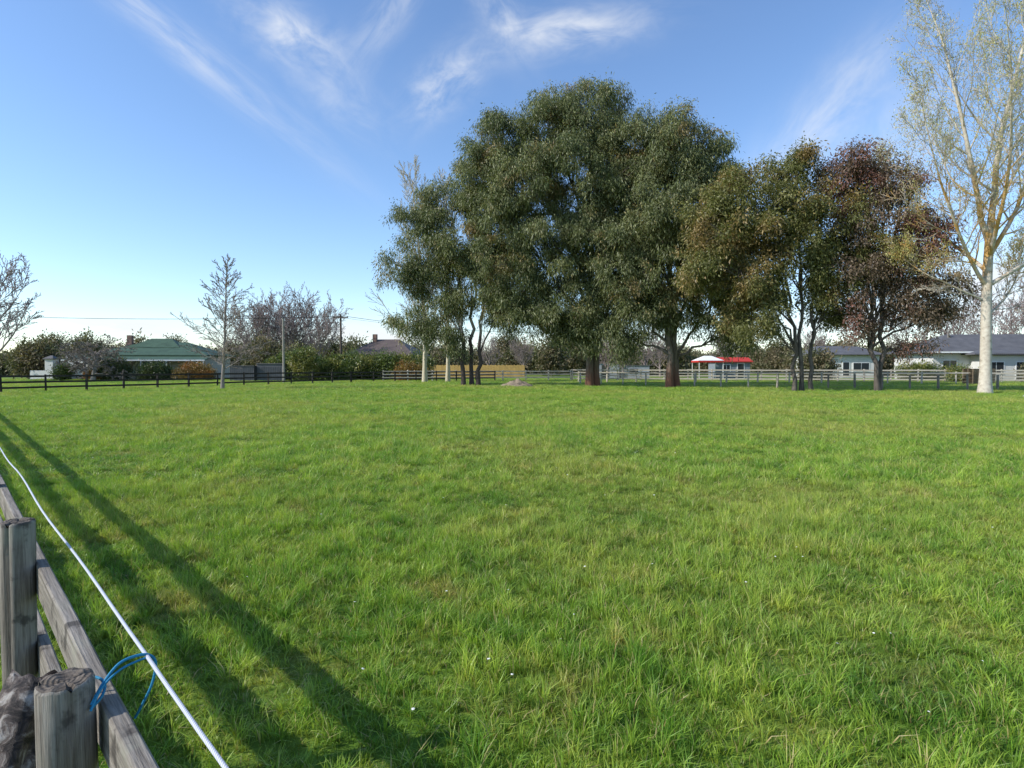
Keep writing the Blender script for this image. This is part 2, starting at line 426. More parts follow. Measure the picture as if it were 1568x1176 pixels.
def canopy_tree(name, X, Y, stems, lobes, coll, bark, seed, r0=.4, dens=.55, per=7, thr=-0.28, fork=2.5, csize=1.0, infl=1.0, sig=.40):
    rg = np.random.default_rng(seed)
    root = empty(name, (X, Y, 0))
    T = Tubes()
    stems = [np.array([s[0], s[1], -0.1]) for s in stems]
    groups = [[] for _ in stems]
    for lb in lobes:
        d = [abs(lb[0] - s[0] * 3) + rg.uniform(0, 1.5) for s in stems]
        groups[int(np.argmin(d))].append(lb)
    pts, scl, shd = [], [], []
    for s, gset in zip(stems, groups):
        if not gset: continue
        top = max(gset, key=lambda q: q[2] - abs(q[0] - s[0]) * .7)
        lean = rg.uniform(-.5, .5, 2)
        e = np.array([s[0] * .4 + top[0] * .6, top[1] * .5, top[2]])
        sp_ = bez(s, s + np.array([lean[0], lean[1], e[2] * .35]), e - np.array([(e[0] - s[0]) * .45, 0, e[2] * .35]), e, 16)
        sp_[2:] += rg.normal(0, .13, (14, 3)) * np.array([1, 1, .2])
        rr = r0 * ((1 - np.linspace(0, 1, 16)) ** .9 * .85 + .06); rr[0] *= 1.25
        T.add(sp_, rr, 10)
        for lb in gset:
            c = np.array(lb[:3], float); ra = np.array([lb[3], lb[4], lb[5]], float) * infl
            zst = min(max(fork, c[2] * rg.uniform(.35, .6)), e[2] * .92)
            k = int(np.argmin(np.abs(sp_[:, 2] - zst))); a0 = sp_[k]
            h = c - a0
            limb = bez(a0, a0 + h * np.array([.25, .25, .45]), a0 + h * np.array([.65, .65, .95]), c + np.array([0, 0, ra[2] * .3]), 10)
            limb[2:-1] += rg.normal(0, .14, (7, 3))
            r1 = min(rr[k] * .6, .14)
            T.add(limb, np.linspace(r1, .035, 10), 6)
            area = 4 * math.pi * ((ra[0] * ra[1]) ** 1.6 / 3 + (ra[0] * ra[2]) ** 1.6 / 3 + (ra[1] * ra[2]) ** 1.6 / 3) ** (1 / 1.6)
            ns = int(area * dens)
            dv = rg.normal(0, 1, (ns, 3)); dv /= np.linalg.norm(dv, axis=1)[:, None]
            lump = np.array([1 + .30 * mnoise.noise(Vector((q[0] * 2.2 + c[0], q[1] * 2.2 + seed, q[2] * 2.2 + c[2]))) for q in dv])
            rad = np.where(rg.random(ns) < .78, rg.uniform(.84, 1.04, ns), rg.uniform(.35, .84, ns)) * lump
            sub = c + dv * rad[:, None] * ra
            keep = np.array([mnoise.noise(Vector((q[0] * .45 + seed, q[1] * .45, q[2] * .45))) > thr + .35 * max(0, -dd[2] - .3) for q, dd in zip(sub, dv)])
            sub = sub[keep]
            if not len(sub): continue
            sshade = rg.random(len(sub))
            m_ = rg.integers(max(2, per - 3), per + 4, len(sub))
            idx = np.repeat(np.arange(len(sub)), m_)
            off = np.clip(rg.normal(0, 1, (len(idx), 3)), -1.7, 1.7) * np.array([sig, sig, sig * .75])
            off[:, 2] -= .15 * np.abs(off[:, 0])
            p = sub[idx] + off
            ok = p[:, 2] > 1.2
            p = p[ok]; pts.append(p); scl.append(rg.uniform(.6, 1.25, len(p)) * csize)
            shd.append(np.clip(sshade[idx][ok] * .75 + .25 * rg.random(len(p)), 0, 1))
            sec = []
            for _ in range(9):
                q0 = limb[rg.integers(4, 10)]
                q1 = sub[rg.integers(0, len(sub))]
                sg = bez(q0, q0 + (q1 - q0) * .3 + np.array([0, 0, .4]), q0 + (q1 - q0) * .7 + np.array([0, 0, .3]), q1, 6)
                T.add(sg, np.linspace(.052, .018, 6), 4); sec.append(sg)
            allsec = np.concatenate([s_[2:] for s_ in sec])
            for q in sub:
                k2 = int(np.argmin(((allsec - q) ** 2).sum(1)))
                a_ = allsec[k2]
                T.add([a_, a_ * .5 + q * .5 + np.array([0, 0, .15]), q], [.022, .016, .010], 3)
    wd = bpy.data.objects.new("trunk_and_branches", T.mesh(name + "_wood", bark)); link(wd, root)
    p = np.concatenate(pts); s = np.concatenate(scl)
    foliage("foliage", p, s, coll, root, rg, shade=np.concatenate(shd))
    return root

canopy_tree("eucalyptus_tree", 6.6, 50, [(0, 0), (.6, .4)], [
    (0, 0, 22.6, 3.0, 3, 2.7), (-4, .5, 21.8, 3.1, 3, 2.4), (-7.5, 0, 20.1, 2.7, 2.8, 2.4), (-9.2, 0, 17.6, 2.0, 2.5, 2.7),
    (-5.7, -1, 16.6, 3.1, 3.2, 2.9), (-1.3, -1.5, 17.2, 3.3, 3.2, 3.2), (2.5, 0, 19.4, 2.7, 3, 2.8), (-7.6, -.5, 12.4, 2.8, 3, 3.0),
    (-3.5, -1.5, 11.4, 3.0, 3, 3.0), (.4, -1.5, 11.6, 3.0, 3, 3.3), (-6.1, 0, 8.0, 2.8, 2.6, 2.3), (-1.7, -1, 6.9, 2.7, 2.6, 2.4), (1.6, -1, 7.2, 2.3, 2.2, 2.5),
    (3.4, -.5, 15.1, 2.7, 2.6, 3.0), (3.2, -.3, 10.6, 2.0, 2.2, 2.6), (-.9, -1, 4.4, 1.7, 1.5, 1.4), (-4.0, -.5, 5.4, 2.0, 1.7, 1.5)], euc_c, euc_bark, 11, .37, thr=-.44, infl=1.04, dens=.58)
canopy_tree("eucalyptus_tree", 12.7, 47, [(-.1, 0), (.6, .5)], [
    (-.9, 0, 19.9, 2.5, 2.6, 2.0), (1.3, 0, 18.0, 2.8, 2.7, 2.4), (-2.4, 0, 17.2, 2.4, 2.3, 2.6), (3.0, 0, 15.4, 2.2, 2.4, 2.5),
    (-.9, -1, 13.6, 3.1, 2.8, 2.9), (-3.6, -.5, 10.3, 2.7, 2.5, 3.0), (.6, -1, 10, 3.0, 2.8, 2.9), (3.9, 0, 10.2, 2.4, 2.1, 2.8), (2.2, 0, 12.6, 2.4, 2.2, 2.4),
    (-3, 0, 6.2, 2.6, 2.2, 2.2), (3.8, 0, 6.4, 2.6, 2.1, 2.2), (.2, .5, 6.6, 2.3, 2.2, 2.1), (5.2, 0, 4.2, 1.5, 1.4, 1.3), (-4.2, 0, 3.9, 1.5, 1.3, 1.3)], euc_c, euc_bark, 12, .32, thr=-.44, infl=1.04, dens=.58)
canopy_tree("eucalyptus_tree", -3.8, 52, [(-.5, 0), (.8, .1), (.2, .5)], [
    (-2.2, 0, 15.8, 2.2, 2.3, 2.0), (-4.9, 0, 13.7, 2.1, 2.1, 2.3), (-6.3, 0, 10.1, 1.8, 1.8, 1.7), (-1, -.5, 12.2, 2.7, 2.6, 2.4),
    (-3.5, 0, 9.0, 2.2, 2.0, 1.6), (1.4, 0, 15.2, 2.4, 2.4, 2.5), (2.3, 0, 10.6, 2.6, 2.2, 2.8), (-4.7, 0, 5.6, 2.3, 1.9, 1.4),
    (-1.2, 0, 6.8, 2.0, 1.8, 1.6), (3.6, 0, 7.0, 2.1, 2, 1.9), (-1.9, 0, 3.9, 1.5, 1.3, 1.1)], euc_c, gum_bark, 13, .23, thr=-.30)
canopy_tree("evergreen_tree", 20.3, 41, [(-.6, 0), (0, .2), (.6, 0)], [
    (-1.1, 0, 14.9, 2.1, 2.2, 1.7), (-4.3, 0, 13.4, 2.3, 2.4, 2.0), (-6.3, 0, 11.4, 2.0, 2, 2.0), (-2.7, -.5, 11.4, 2.6, 2.5, 2.2),
    (1.2, -.3, 12.4, 2.5, 2.4, 2.3), (-6.8, 0, 8.5, 1.7, 1.8, 1.6), (-4.6, 0, 7.9, 2.1, 2, 1.9), (-.9, 0, 8.7, 2.3, 2.1, 1.9), (-2.6, 0, 6.2, 1.9, 1.8, 1.3),
    (2.3, 0, 8.7, 2.1, 2, 1.9), (-3.6, 0, 4.7, 1.6, 1.8, 1.1), (1.8, 0, 5.9, 1.7, 1.6, 1.2)], olive_c, dark_bark, 14, .17, thr=-.32, sig=.36, dens=.66)
canopy_tree("copper_leaved_tree", 24.9, 40, [(0, 0), (.2, .2)], [
    (-2, 0, 14.8, 2.1, 2.2, 1.7), (.2, 0, 14.3, 1.9, 2, 1.8), (1.8, 0, 12.5, 2.0, 2, 2.0), (-.7, 0, 11.1, 2.2, 2.1, 2.1), (.6, 0, 8.8, 2.0, 2, 1.8),
    (3.0, 0, 10.5, 1.8, 1.8, 1.7), (1.8, 0, 8, 1.9, 2, 1.6), (4.2, 0, 7.1, 1.8, 1.6, 1.0), (-1.6, 0, 7.8, 1.7, 1.8, 1.7), (.2, 0, 6.0, 1.7, 1.7, 1.2),
    (5.1, 0, 5.5, 1.5, 1.4, .8), (2.4, 0, 5.1, 1.7, 1.6, 1.1), (-.9, 0, 4.2, 1.3, 1.3, .9), (2.3, 0, 2.9, 1.2, 1, .6)], red_c, dark_bark, 15, .20, thr=-.20, per=7, sig=.36, dens=.60)

# ------------------------------------------------------------------ bare trees
def grow(T, rg, P, pos, d, L, r, lvl, tips):
    k = P['seg'][lvl]
    pts = [pos.copy()]; dirs = [d.copy()]
    for i in range(k):
        d = d + rg.normal(0, P['wob'][lvl], 3) + np.array([0, 0, P['up'][lvl]])
        d /= np.linalg.norm(d)
        pos = pos + d * L / k
        pts.append(pos.copy()); dirs.append(d.copy())
    tt = np.linspace(0, 1, k + 1)
    rr = r * (1 - tt * P['taper'][lvl]); rr = np.maximum(rr, P['rmin'])
    if lvl == 0: rr[0] *= 1.3
    T.add(pts, rr, P['sides'][lvl])
    if lvl == len(P['n']):
        tips.append(pts[-1]); tips.append(pts[-2]); return
    nchild = P['n'][lvl]; f0 = P['start'][lvl]
    for c in range(nchild):
        f = f0 + (1 - f0) * (c + rg.uniform(0, .9)) / nchild
        f = min(f, .99); x = f * k; i = int(x); fr = x - i
        q = pts[i] * (1 - fr) + pts[i + 1] * fr; dd = dirs[i + 1]
        ang = R(P['ang'][lvl]) * rg.uniform(.75, 1.25) * (1.0 if lvl else (1.15 - .5 * f))
        ax = rg.normal(0, 1, 3); ax -= ax.dot(dd) * dd; ax /= np.linalg.norm(ax)
        if lvl == 0:
            az = c * 2.4 + rg.uniform(-.4, .4); ax = np.array([math.cos(az), math.sin(az), 0])
            ax -= ax.dot(dd) * dd; ax /= np.linalg.norm(ax)
        nd = dd * math.cos(ang) + ax * math.sin(ang)
        shape = P['shape'](f) if lvl == 0 else (1.05 - .55 * f)
        cl = L * P['len'][lvl] * shape * rg.uniform(.75, 1.2)
        rloc = max(r * (1 - f * P['taper'][lvl]), P['rmin'])
        grow(T, rg, P, q, nd, cl, max(rloc * P['rr'][lvl], P['rmin']), lvl + 1, tips)

def bare_mesh(name, seed, P, H, r, mat):
    T = Tubes(); rg = np.random.default_rng(seed); tips = []
    grow(T, rg, P, np.array([0, 0, -.1]), np.array([P.get('lean', 0), 0, 1.0]), H, r, 0, tips)
    return T.mesh(name, mat), np.array(tips)

grey_bark = bark_mat("grey_bark", (.30, .26, .22), (.17, .14, .115))
purple_bark = bark_mat("grey_brown_twigs", (.33, .27, .25), (.22, .17, .155))
pale_bark = bark_mat("pale_poplar_bark", (.56, .50, .36), (.40, .33, .22))

m, n, b = new_mat("white_poplar_bark")
tcx = n.new('ShaderNodeTexCoord'); sp = n.new('ShaderNodeSeparateXYZ'); n.l(tcx.outputs['Object'], sp.inputs[0])
f = n.noise(n.scalevec(tcx.outputs['Object'], (2, 2, 2.5)), 1.6, 6, .65)
c = n.ramp(f, [(.30, (.20, .165, .125)), (.42, (.46, .40, .32)), (.7, (.62, .57, .47))])
yl = n.math('MULTIPLY', n.step(sp.outputs[2], 6.0, 8.5), n.math('SUBTRACT', 1.0, n.step(sp.outputs[2], 12.0, 15.0)))
yl = n.math('MULTIPLY', yl, n.step(n.noise(tcx.outputs['Object'], .9, 4, .6), .42, .56))
c = n.mix(n.math('MULTIPLY', yl, .85), c, (.50, .27, .05))
n.l(c, b.inputs['Base Color']); b.inputs['Roughness'].default_value = .8
bp = n.new('ShaderNodeBump'); bp.inputs['Strength'].default_value = .5; bp.inputs['Distance'].default_value = .04
n.l(f, bp.inputs['Height']); n.l(bp.outputs[0], b.inputs['Normal'])
T = Tubes(); rg = np.random.default_rng(5); tips = []
bole = bez((0, 0, -.1), (.05, 0, 3), (-.15, 0, 6), (.05, 0, 9.6), 12)
T.add(bole, np.linspace(.33, .24, 12) * np.array([1.35, 1.08] + [1] * 10), 14)
PB = dict(seg=[12, 8, 6, 4], wob=[.06, .10, .13, .15], up=[.05, .07, .06, .03], taper=[.88, .85, .8, .6], rmin=.012,
          sides=[8, 5, 3, 3], n=[18, 10, 7], start=[.10, .12, .1], ang=[40, 40, 40], len=[.38, .42, .44],
          rr=[.45, .5, .6], shape=lambda f: 1.15 - .75 * f)
for (z, az, ang, L, r_) in ((9.5, 0, 8, 18, .20), (9.3, 170, 26, 16, .17), (8.6, 20, 40, 15, .15), (7.2, 200, 52, 13, .12), (6.4, -20, 58, 12, .12), (5.2, 30, 70, 8, .08),
                          (8.0, 100, 45, 13, .12), (8.8, 260, 40, 14, .13), (6.0, 165, 68, 7, .07)):
    k_ = int(np.argmin(abs(bole[:, 2] - z))); a_ = R(az + rg.uniform(-12, 12)); g_ = R(ang)
    grow(T, rg, PB, bole[k_].copy(), np.array([math.cos(a_) * math.sin(g_), math.sin(a_) * math.sin(g_), math.cos(g_)]), L, r_, 0, tips)
tips = np.array(tips)
root = empty("bare_poplar_tree", (29.8, 37, 0))
link(bpy.data.objects.new("trunk_and_branches", T.mesh("poplar_wood", m)), root)
bud_m = leaf_mat("yellow_buds", (.38, .36, .13), (.54, .49, .19), (.55, .42, .16), .1, .4)
bud_c = clumps(bud_m, 7, .09, .048, .18, .3, 4)
sel = tips[(rng.random(len(tips)) < .36) & (tips[:, 2] > 8)]
foliage("buds", sel, rng.uniform(.6, 1.1, len(sel)), bud_c, root, rng, .8)

PC = dict(seg=[10, 6, 4, 3], wob=[.03, .04, .06, .07], up=[0, .01, .03, .03], taper=[.90, .85, .75, .5], rmin=.015, sides=[8, 5, 3, 3],
          n=[54, 9, 5], start=[.15, .12, .1], ang=[62, 32, 32], len=[.44, .34, .40], rr=[.32, .55, .65], shape=lambda f: 1.08 - .92 * f)
me, _ = bare_mesh("conical_bare_wood", 21, PC, 9.8, .14, grey_bark)
root = empty("bare_conical_tree", (-21.7, 44, 0)); link(bpy.data.objects.new("trunk_and_branches", me), root)

PR = dict(seg=[5, 7, 5, 4, 3], wob=[.05, .07, .09, .10, .12], up=[0, .08, .06, .04, .03], taper=[.6, .85, .8, .7, .5], rmin=.022, sides=[8, 5, 4, 3, 3],
          n=[12, 9, 6, 4], start=[.30, .2, .15, .1], ang=[46, 36, 36, 36], len=[1.10, .5, .45, .45], rr=[.5, .5, .55, .6], shape=lambda f: 1.0)
bare_round = [bare_mesh("round_bare_wood%d" % i, 30 + i, PR, 5.6, .26, purple_bark)[0] for i in range(3)]
PF = dict(PR); PF['up'] = [0, -.02, -.03, -.04, -.03]; PF['ang'] = [66, 44, 44, 44]; PF['len'] = [.95, .5, .45, .45]
flat = bare_mesh("spreading_bare_wood", 44, PF, 3.0, .22, grey_bark)[0]
PP = dict(seg=[12, 6, 4, 3], wob=[.02, .06, .1, .12], up=[0, .12, .08, .05], taper=[.93, .85, .75, .5], rmin=.018, sides=[7, 4, 3, 3],
          n=[50, 8, 5], start=[.12, .15, .1], ang=[38, 28, 30], len=[.34, .42, .42], rr=[.34, .5, .6], shape=lambda f: 1.1 - .7 * f)
popl = bare_mesh("narrow_bare_wood", 51, PP, 21, .24, pale_bark)[0]

def place(name, me, x, y, s=1.0, rz=0.0, sz=None, mat=None):
    root = empty(name, (x, y, 0), rz)
    o = bpy.data.objects.new("trunk_and_branches", me); link(o, root); o.scale = (s, s, sz or s)
    return root
place("bare_poplar_tree", popl, -9.2, 62, 1.1, 1, 1.0)
place("bare_poplar_tree", popl, -7.0, 64, 1.0, 2.2, .96)
place("bare_tree", bare_round[0], -54.0, 60, 1.15, .5)
place("bare_tree", bare_round[1], -62, 66, 1.0, 1.5)
place("spreading_bare_tree", flat, -48.5, 68, 1.25, 0, 1.1)
place("spreading_bare_tree", flat, -51.5, 71, 1.1, 2.4, .9)
for (px, y, s, rz, k) in ((-39.8, 90, 1.0, 0, 0), (-37, 92, 1.05, 1.3, 1), (-34, 90, 1.0, 2.3, 2), (-31.2, 93, 1.05, 3.1, 0), (-29.7, 90, .9, 4, 1), (-42, 95, .85, 5, 2), (-35.5, 94, 1.05, 5.5, 0)):
    place("bare_tree", bare_round[k], px, y, s, rz, s * 1.08)
for (x, y, s, rz, k) in ((64, 84, 1.0, 1, 1), (61, 90, .9, 2, 0), (70, 78, 1.1, 3, 2), (35, 96, .8, 1, 2), (24, 95, .75, 3, 0), (12, 74, .55, 4, 1), (14.5, 76, .5, 2, 2), (52, 100, .8, 2, 2), (76, 92, 1.2, 2, 0), (2, 100, .6, 2, 1), (-4, 105, .6, 1, 0), (19, 84, .6, 1, 2)):
    place("bare_tree", bare_round[k], x, y, s, rz)

# ------------------------------------------------------------------ shrubs / hedges / distant line
def shrub(name, x, y, blobs, coll, seed, dens=7, csize=1.0):
    rg = np.random.default_rng(seed)
    root = empty(name, (x, y, 0)); pts = []
    T = Tubes()
    for (bx, by, bz, rx, ry, rz) in blobs:
        cnt = max(12, int(dens * 4 * math.pi * ((rx * ry + rx * rz + ry * rz) / 3) / csize ** 2))
        dv = rg.normal(0, 1, (cnt, 3)); dv /= np.linalg.norm(dv, axis=1)[:, None]
        lump = np.array([1 + .35 * mnoise.noise(Vector((d[0] * 2 + bx, d[1] * 2 + seed, d[2] * 2))) for d in dv])
        p = np.array([bx, by, bz]) + dv * (rg.uniform(.62, 1.05, cnt) * lump)[:, None] * np.array([rx, ry, rz])
        p = p[p[:, 2] > .1]; pts.append(p)
        for q in p[::25]:
            T.add([(bx * .9 + q[0] * .1, by, 0), ((bx + q[0]) / 2, by, q[2] * .5), q], [.04, .025, .01], 4)
    p = np.concatenate(pts)
    s = rg.uniform(.7, 1.3, len(p)) * csize
    link(bpy.data.objects.new("stems", T.mesh("stems", grey_bark)), root)
    foliage("foliage", p, s, coll, root, rg, .4)
    return root

shrub("dark_green_shrub", -48.2, 71, [(0, 0, 1.2, 1.7, 1.3, 1.4)], dark_c, 1)
shrub("dark_green_shrub", -43.5, 71, [(0, 0, 1.0, 1.6, 1.2, 1.1), (1.6, 0, .8, 1, 1, .9)], dark_c, 2)
shrub("rusty_shrub", -38.2, 70, [(0, 0, .9, 1.7, 1.2, 1.0), (1.8, 0, .7, 1, 1, .7)], rust_c, 3)
shrub("green_shrub", -53.5, 70, [(0, 0, .9, 1.0, 1, .8)], shrub_c, 4)
shrub("rusty_shrub", -49.8, 70, [(0, 0, .7, .8, .8, .7)], rust_c, 5)
shrub("bronze_tree", -62, 76, [(0, 0, 2.6, 2, 1.8, 2), (1.4, 0, 2.2, 1.4, 1.4, 1.6)], dist_c, 6, 4)
hb = []
for i in range(15):
    x = -1.2 + i * 1.15
    hb.append((x, rng.uniform(-.4, .4), 1.2 + .35 * math.sin(i * 1.7), 1.1, 1.2, 1.35 + .35 * math.sin(i * 2.3)))
shrub("hedge", -27, 70, hb[:9], shrub_c, 7, 4.5, 1.2)
shrub("hedge", -21.2, 72, [(i * 1.3, rng.uniform(-.3, .3), 1.5, 1.2, 1.3, 1.6 + .2 * math.sin(i * 2)) for i in range(9)], shrub_c, 8, 4.5, 1.2)
shrub("golden_shrub", -24.0, 67, [(0, 0, 1.9, 1.5, 1.2, 1.9), (.8, 0, 2.6, .9, .9, 1.2)], shrub_c, 9, 5)
shrub("rusty_shrub", -12.4, 69, [(0, 0, 1.1, 1.2, 1, 1.1), (1.3, 0, .9, 1, 1, .8)], rust_c, 10, 5)
shrub("evergreen_shrub", -33, 78, [(0, 0, 2.4, 2.2, 2, 2.4), (2.2, 0, 2.0, 1.6, 1.6, 2.0)], dist_c, 30, 4)
shrub("green_hedge", 45.6, 68, [(i * 1.0, 0, .9, .9, .8, 1.0) for i in range(5)], shrub_c, 31, 5)
shrub("olive_shrub", 35.0, 68, [(0, 0, 1.4, 1.8, 1.4, 1.6)], dist_c, 32, 5)
shrub("olive_shrub", 57.5, 62, [(0, 0, 1.1, 1.4, 1.2, 1.2), (-2, 0, .8, 1, 1, .9)], dist_c, 33, 5)
shrub("green_shrub", 47.2, 62, [(0, 0, .8, 1.2, 1, .9)], shrub_c, 34, 5)
rg = np.random.default_rng(99)
pts = []; scs = []
T = Tubes()
for i in range(170):
    a = -62 + 124 * (i + rg.uniform(-.5, .5)) / 170
    D = rg.uniform(105, 150); X, Y = D * math.tan(R(a)) * .95, D
    H = rg.uniform(2.8, 6.8) * (1.35 if rg.random() < .2 else 1); Wd = rg.uniform(1.8, 4.5)
    cnt = int(110 * Wd / 3)
    dv = rg.normal(0, 1, (cnt, 3)); dv /= np.linalg.norm(dv, axis=1)[:, None]
    p = np.array([X, Y, H * .52]) + dv * rg.uniform(.4, 1.0, (cnt, 1)) * np.array([Wd, Wd * .6, H * .5])
    pts.append(p); scs.append(rg.uniform(1.0, 2.0, cnt))
    T.add([(X, Y, 0), (X, Y, H * .7)], [.2, .1], 5)
p = np.concatenate(pts); s = np.concatenate(scs)
root = empty("distant_tree_line")
link(bpy.data.objects.new("trunks", T.mesh("trunks", grey_bark)), root)
foliage("foliage", p, s, dist_c, root, rg, .4)

# ------------------------------------------------------------------ boxes
class Box:
    def __init__(self): self.V = []; self.F = []
    def box(self, x0, x1, y0, y1, z0, z1):
        i = len(self.V)
        self.V += [(x0, y0, z0), (x1, y0, z0), (x1, y1, z0), (x0, y1, z0), (x0, y0, z1), (x1, y0, z1), (x1, y1, z1), (x0, y1, z1)]
        self.F += [tuple(i + k for k in q) for q in ((0, 3, 2, 1), (4, 5, 6, 7), (0, 1, 5, 4), (1, 2, 6, 5), (2, 3, 7, 6), (3, 0, 4, 7))]
    def beam(self, a, b, w, h):
        a, b = Vector(a), Vector(b); d = (b - a).normalized()
        s = d.cross(Vector((0, 0, 1)))
        s = s.normalized() if s.length > .01 else Vector((1, 0, 0))
        u = s.cross(d).normalized(); i = len(self.V)
        for q in (a, b):
            for (p_, r_) in ((-1, -1), (1, -1), (1, 1), (-1, 1)):
                self.V.append(tuple(q + s * p_ * w / 2 + u * r_ * h / 2))
        self.F += [tuple(i + k for k in q) for q in ((0, 1, 2, 3), (7, 6, 5, 4), (0, 4, 5, 1), (1, 5, 6, 2), (2, 6, 7, 3), (3, 7, 4, 0))]
    def poly(self, V, F):
        i = len(self.V); self.V += V; self.F += [tuple(i + k for k in f) for f in F]
    def obj(self, name, mat, parent=None): return mesh_obj(name, self.V, self.F, mat, parent)

black_wood = simple_mat("dark_stained_wood", (.055, .047, .04), (.025, .022, .02), 4)
tan_wood = simple_mat("weathered_tan_wood", (.60, .54, .45), (.38, .34, .28), 3, stretch=(.3, .3, 3))
grey_wood = simple_mat("grey_wood", (.30, .27, .23), (.16, .145, .125), 3)
white_p = simple_mat("white_painted_wall", (.68, .67, .64), (.58, .57, .54), 1.2, bump=.05)
cream_p = simple_mat("cream_wall", (.60, .57, .50), (.50, .48, .42), 1.2, bump=.05)
trim = simple_mat("white_trim", (.8, .8, .78), (.72, .72, .7), 2, bump=0)
glass, n_, b_ = new_mat("window_glass"); b_.inputs['Base Color'].default_value = (.03, .035, .04, 1); b_.inputs['Roughness'].default_value = .08
b_.inputs['Specular IOR Level'].default_value = .6
def roof_mat(name, c):
    m, n, b = new_mat(name)
    tcx = n.new('ShaderNodeTexCoord')
    wv = n.new('ShaderNodeTexWave'); wv.inputs['Scale'].default_value = 1.6; wv.inputs['Distortion'].default_value = .0
    n.l(tcx.outputs['Object'], wv.inputs['Vector'])
    f = n.noise(tcx.outputs['Object'], 1.2, 6, .6)
    cc = n.ramp(f, [(.3, tuple(q * .65 for q in c)), (.7, c)])
    n.l(n.mix(.35, cc, wv.outputs['Color'], 'MULTIPLY'), b.inputs['Base Color']); b.inputs['Roughness'].default_value = .6
    return m
green_roof = roof_mat("green_iron_roof", (.085, .15, .09)); brown_roof = roof_mat("brown_tile_roof", (.17, .13, .11)); grey_roof = roof_mat("grey_iron_roof", (.17, .165, .165))

def hip_roof(B, x0, x1, y0, y1, z0, z1, inset, gable=False, th=.12):
    ym = (y0 + y1) / 2; ix = 0 if gable else inset
    V = [(x0, y0, z0), (x1, y0, z0), (x1, y1, z0), (x0, y1, z0), (x0 + ix, ym, z1), (x1 - ix, ym, z1)]
    V += [(x0, y0, z0 - th), (x1, y0, z0 - th), (x1, y1, z0 - th), (x0, y1, z0 - th)]
    B.poly(V, [(0, 1, 5, 4), (1, 2, 5), (2, 3, 4, 5), (3, 0, 4), (6, 7, 1, 0), (7, 8, 2, 1), (8, 9, 3, 2), (9, 6, 0, 3), (9, 8, 7, 6)])

def window(Bt, Bg, x, z, w, h, y, mull=1):
    Bt.box(x - w / 2 - .08, x + w / 2 + .08, y - .05, y - .003, z - .08, z + h + .08)
    k = mull + 1
    for i in range(k):
        a = x - w / 2 + i * w / k + .03; c_ = x - w / 2 + (i + 1) * w / k - .03
        Bg.box(a, c_, y - .062, y - .053, z, z + h)

# green-roofed villa
r = empty("green_roofed_house", (-47.5, 76, 0), R(6))
B = Box(); B.box(-6.2, 7.4, 0, 9, 0, 3.05); B.obj("walls", cream_p, r)
B = Box(); hip_roof(B, -6.8, 8.0, -.6, 9.6, 3.2, 5.0, 4.5); hip_roof(B, -3.2, 3.4, 2.2, 6.8, 4.25, 5.5, 2.0)
B.poly([(-8.2, -3, 2.55), (8.6, -3, 2.55), (8.6, -.4, 3.05), (-8.2, -.4, 3.05), (-8.2, -3, 2.45), (8.6, -3, 2.45), (8.6, -.4, 2.95), (-8.2, -.4, 2.95)],
       [(0, 1, 2, 3), (7, 6, 5, 4), (4, 5, 1, 0), (5, 6, 2, 1), (7, 4, 0, 3)])
B.obj("roof", green_roof, r)
Bt = Box(); Bg = Box()
for x in (-4.5, -2, 2.5, 5.6): window(Bt, Bg, x, .9, 1.3, 1.4, 0)
window(Bt, Bg, .3, .1, .95, 2.1, 0, 0)
for x in (-8, -5, -2, 1, 4, 8.4): Bt.box(x - .06, x + .06, -2.95, -2.83, 0, 2.44)
Bt.box(-8.2, 8.6, -3.06, -3.004, 2.40, 2.56)
Bt.obj("window_frames_and_veranda_posts", trim, r); Bg.obj("glass", glass, r)
B = Box(); B.box(-3.9, -3.3, 3.5, 4.1, 4.0, 5.9); B.obj("chimney", simple_mat("brick", (.28, .17, .13)), r)
# white outbuildings
r = empty("white_outbuilding", (-56.3, 76, 0), R(3))
B = Box(); B.box(-1.3, 1.7, 0, 3, 0, 3.3); B.box(-3.4, -1.303, .6, 3, 0, 2.2); B.obj("walls", white_p, r)
B = Box(); B.box(-1.45, 1.85, -.15, 3.15, 3.303, 3.45); B.box(-3.5, -1.5, .5, 3.1, 2.203, 2.3); B.obj("roof", grey_roof, r)
Bt, Bg = Box(), Box(); window(Bt, Bg, .4, 1.3, 1.0, .9, 0); window(Bt, Bg, -2.4, .9, .8, .7, .6); Bt.obj("frames", trim, r); Bg.obj("glass", glass, r)
r = empty("white_outbuilding", (-58.3, 74, 0), R(0))
B = Box(); B.box(-.5, .5, 0, 1, 0, 2.6); B.box(-2.4, -.503, 0, 2, 0, 1.2); B.obj("walls", white_p, r)
B = Box(); hip_roof(B, -.65, .65, -.15, 1.15, 2.72, 3.1, .5); B.obj("roof", grey_roof, r)
# grey corrugated shed
r = empty("grey_shed", (-28.8, 66, 0))
B = Box(); B.box(-2.9, -.2, 0, 3, 0, 1.75); B.box(-.1, 2.9, .5, 3.3, 0, 2.0)
for i in range(28): B.box(-2.85 + i * .2, -2.80 + i * .2, -.03 if i < 13 else .47, -.003 if i < 13 else .497, 0, 1.7)
B.obj("walls", simple_mat("grey_iron", (.12, .12, .125), (.08, .08, .085), 2, .5), r)
B = Box(); B.box(-3, -.15, -.1, 3.1, 1.753, 1.82); B.box(-.12, 3, .4, 3.4, 2.003, 2.08); B.obj("roof", grey_roof, r)
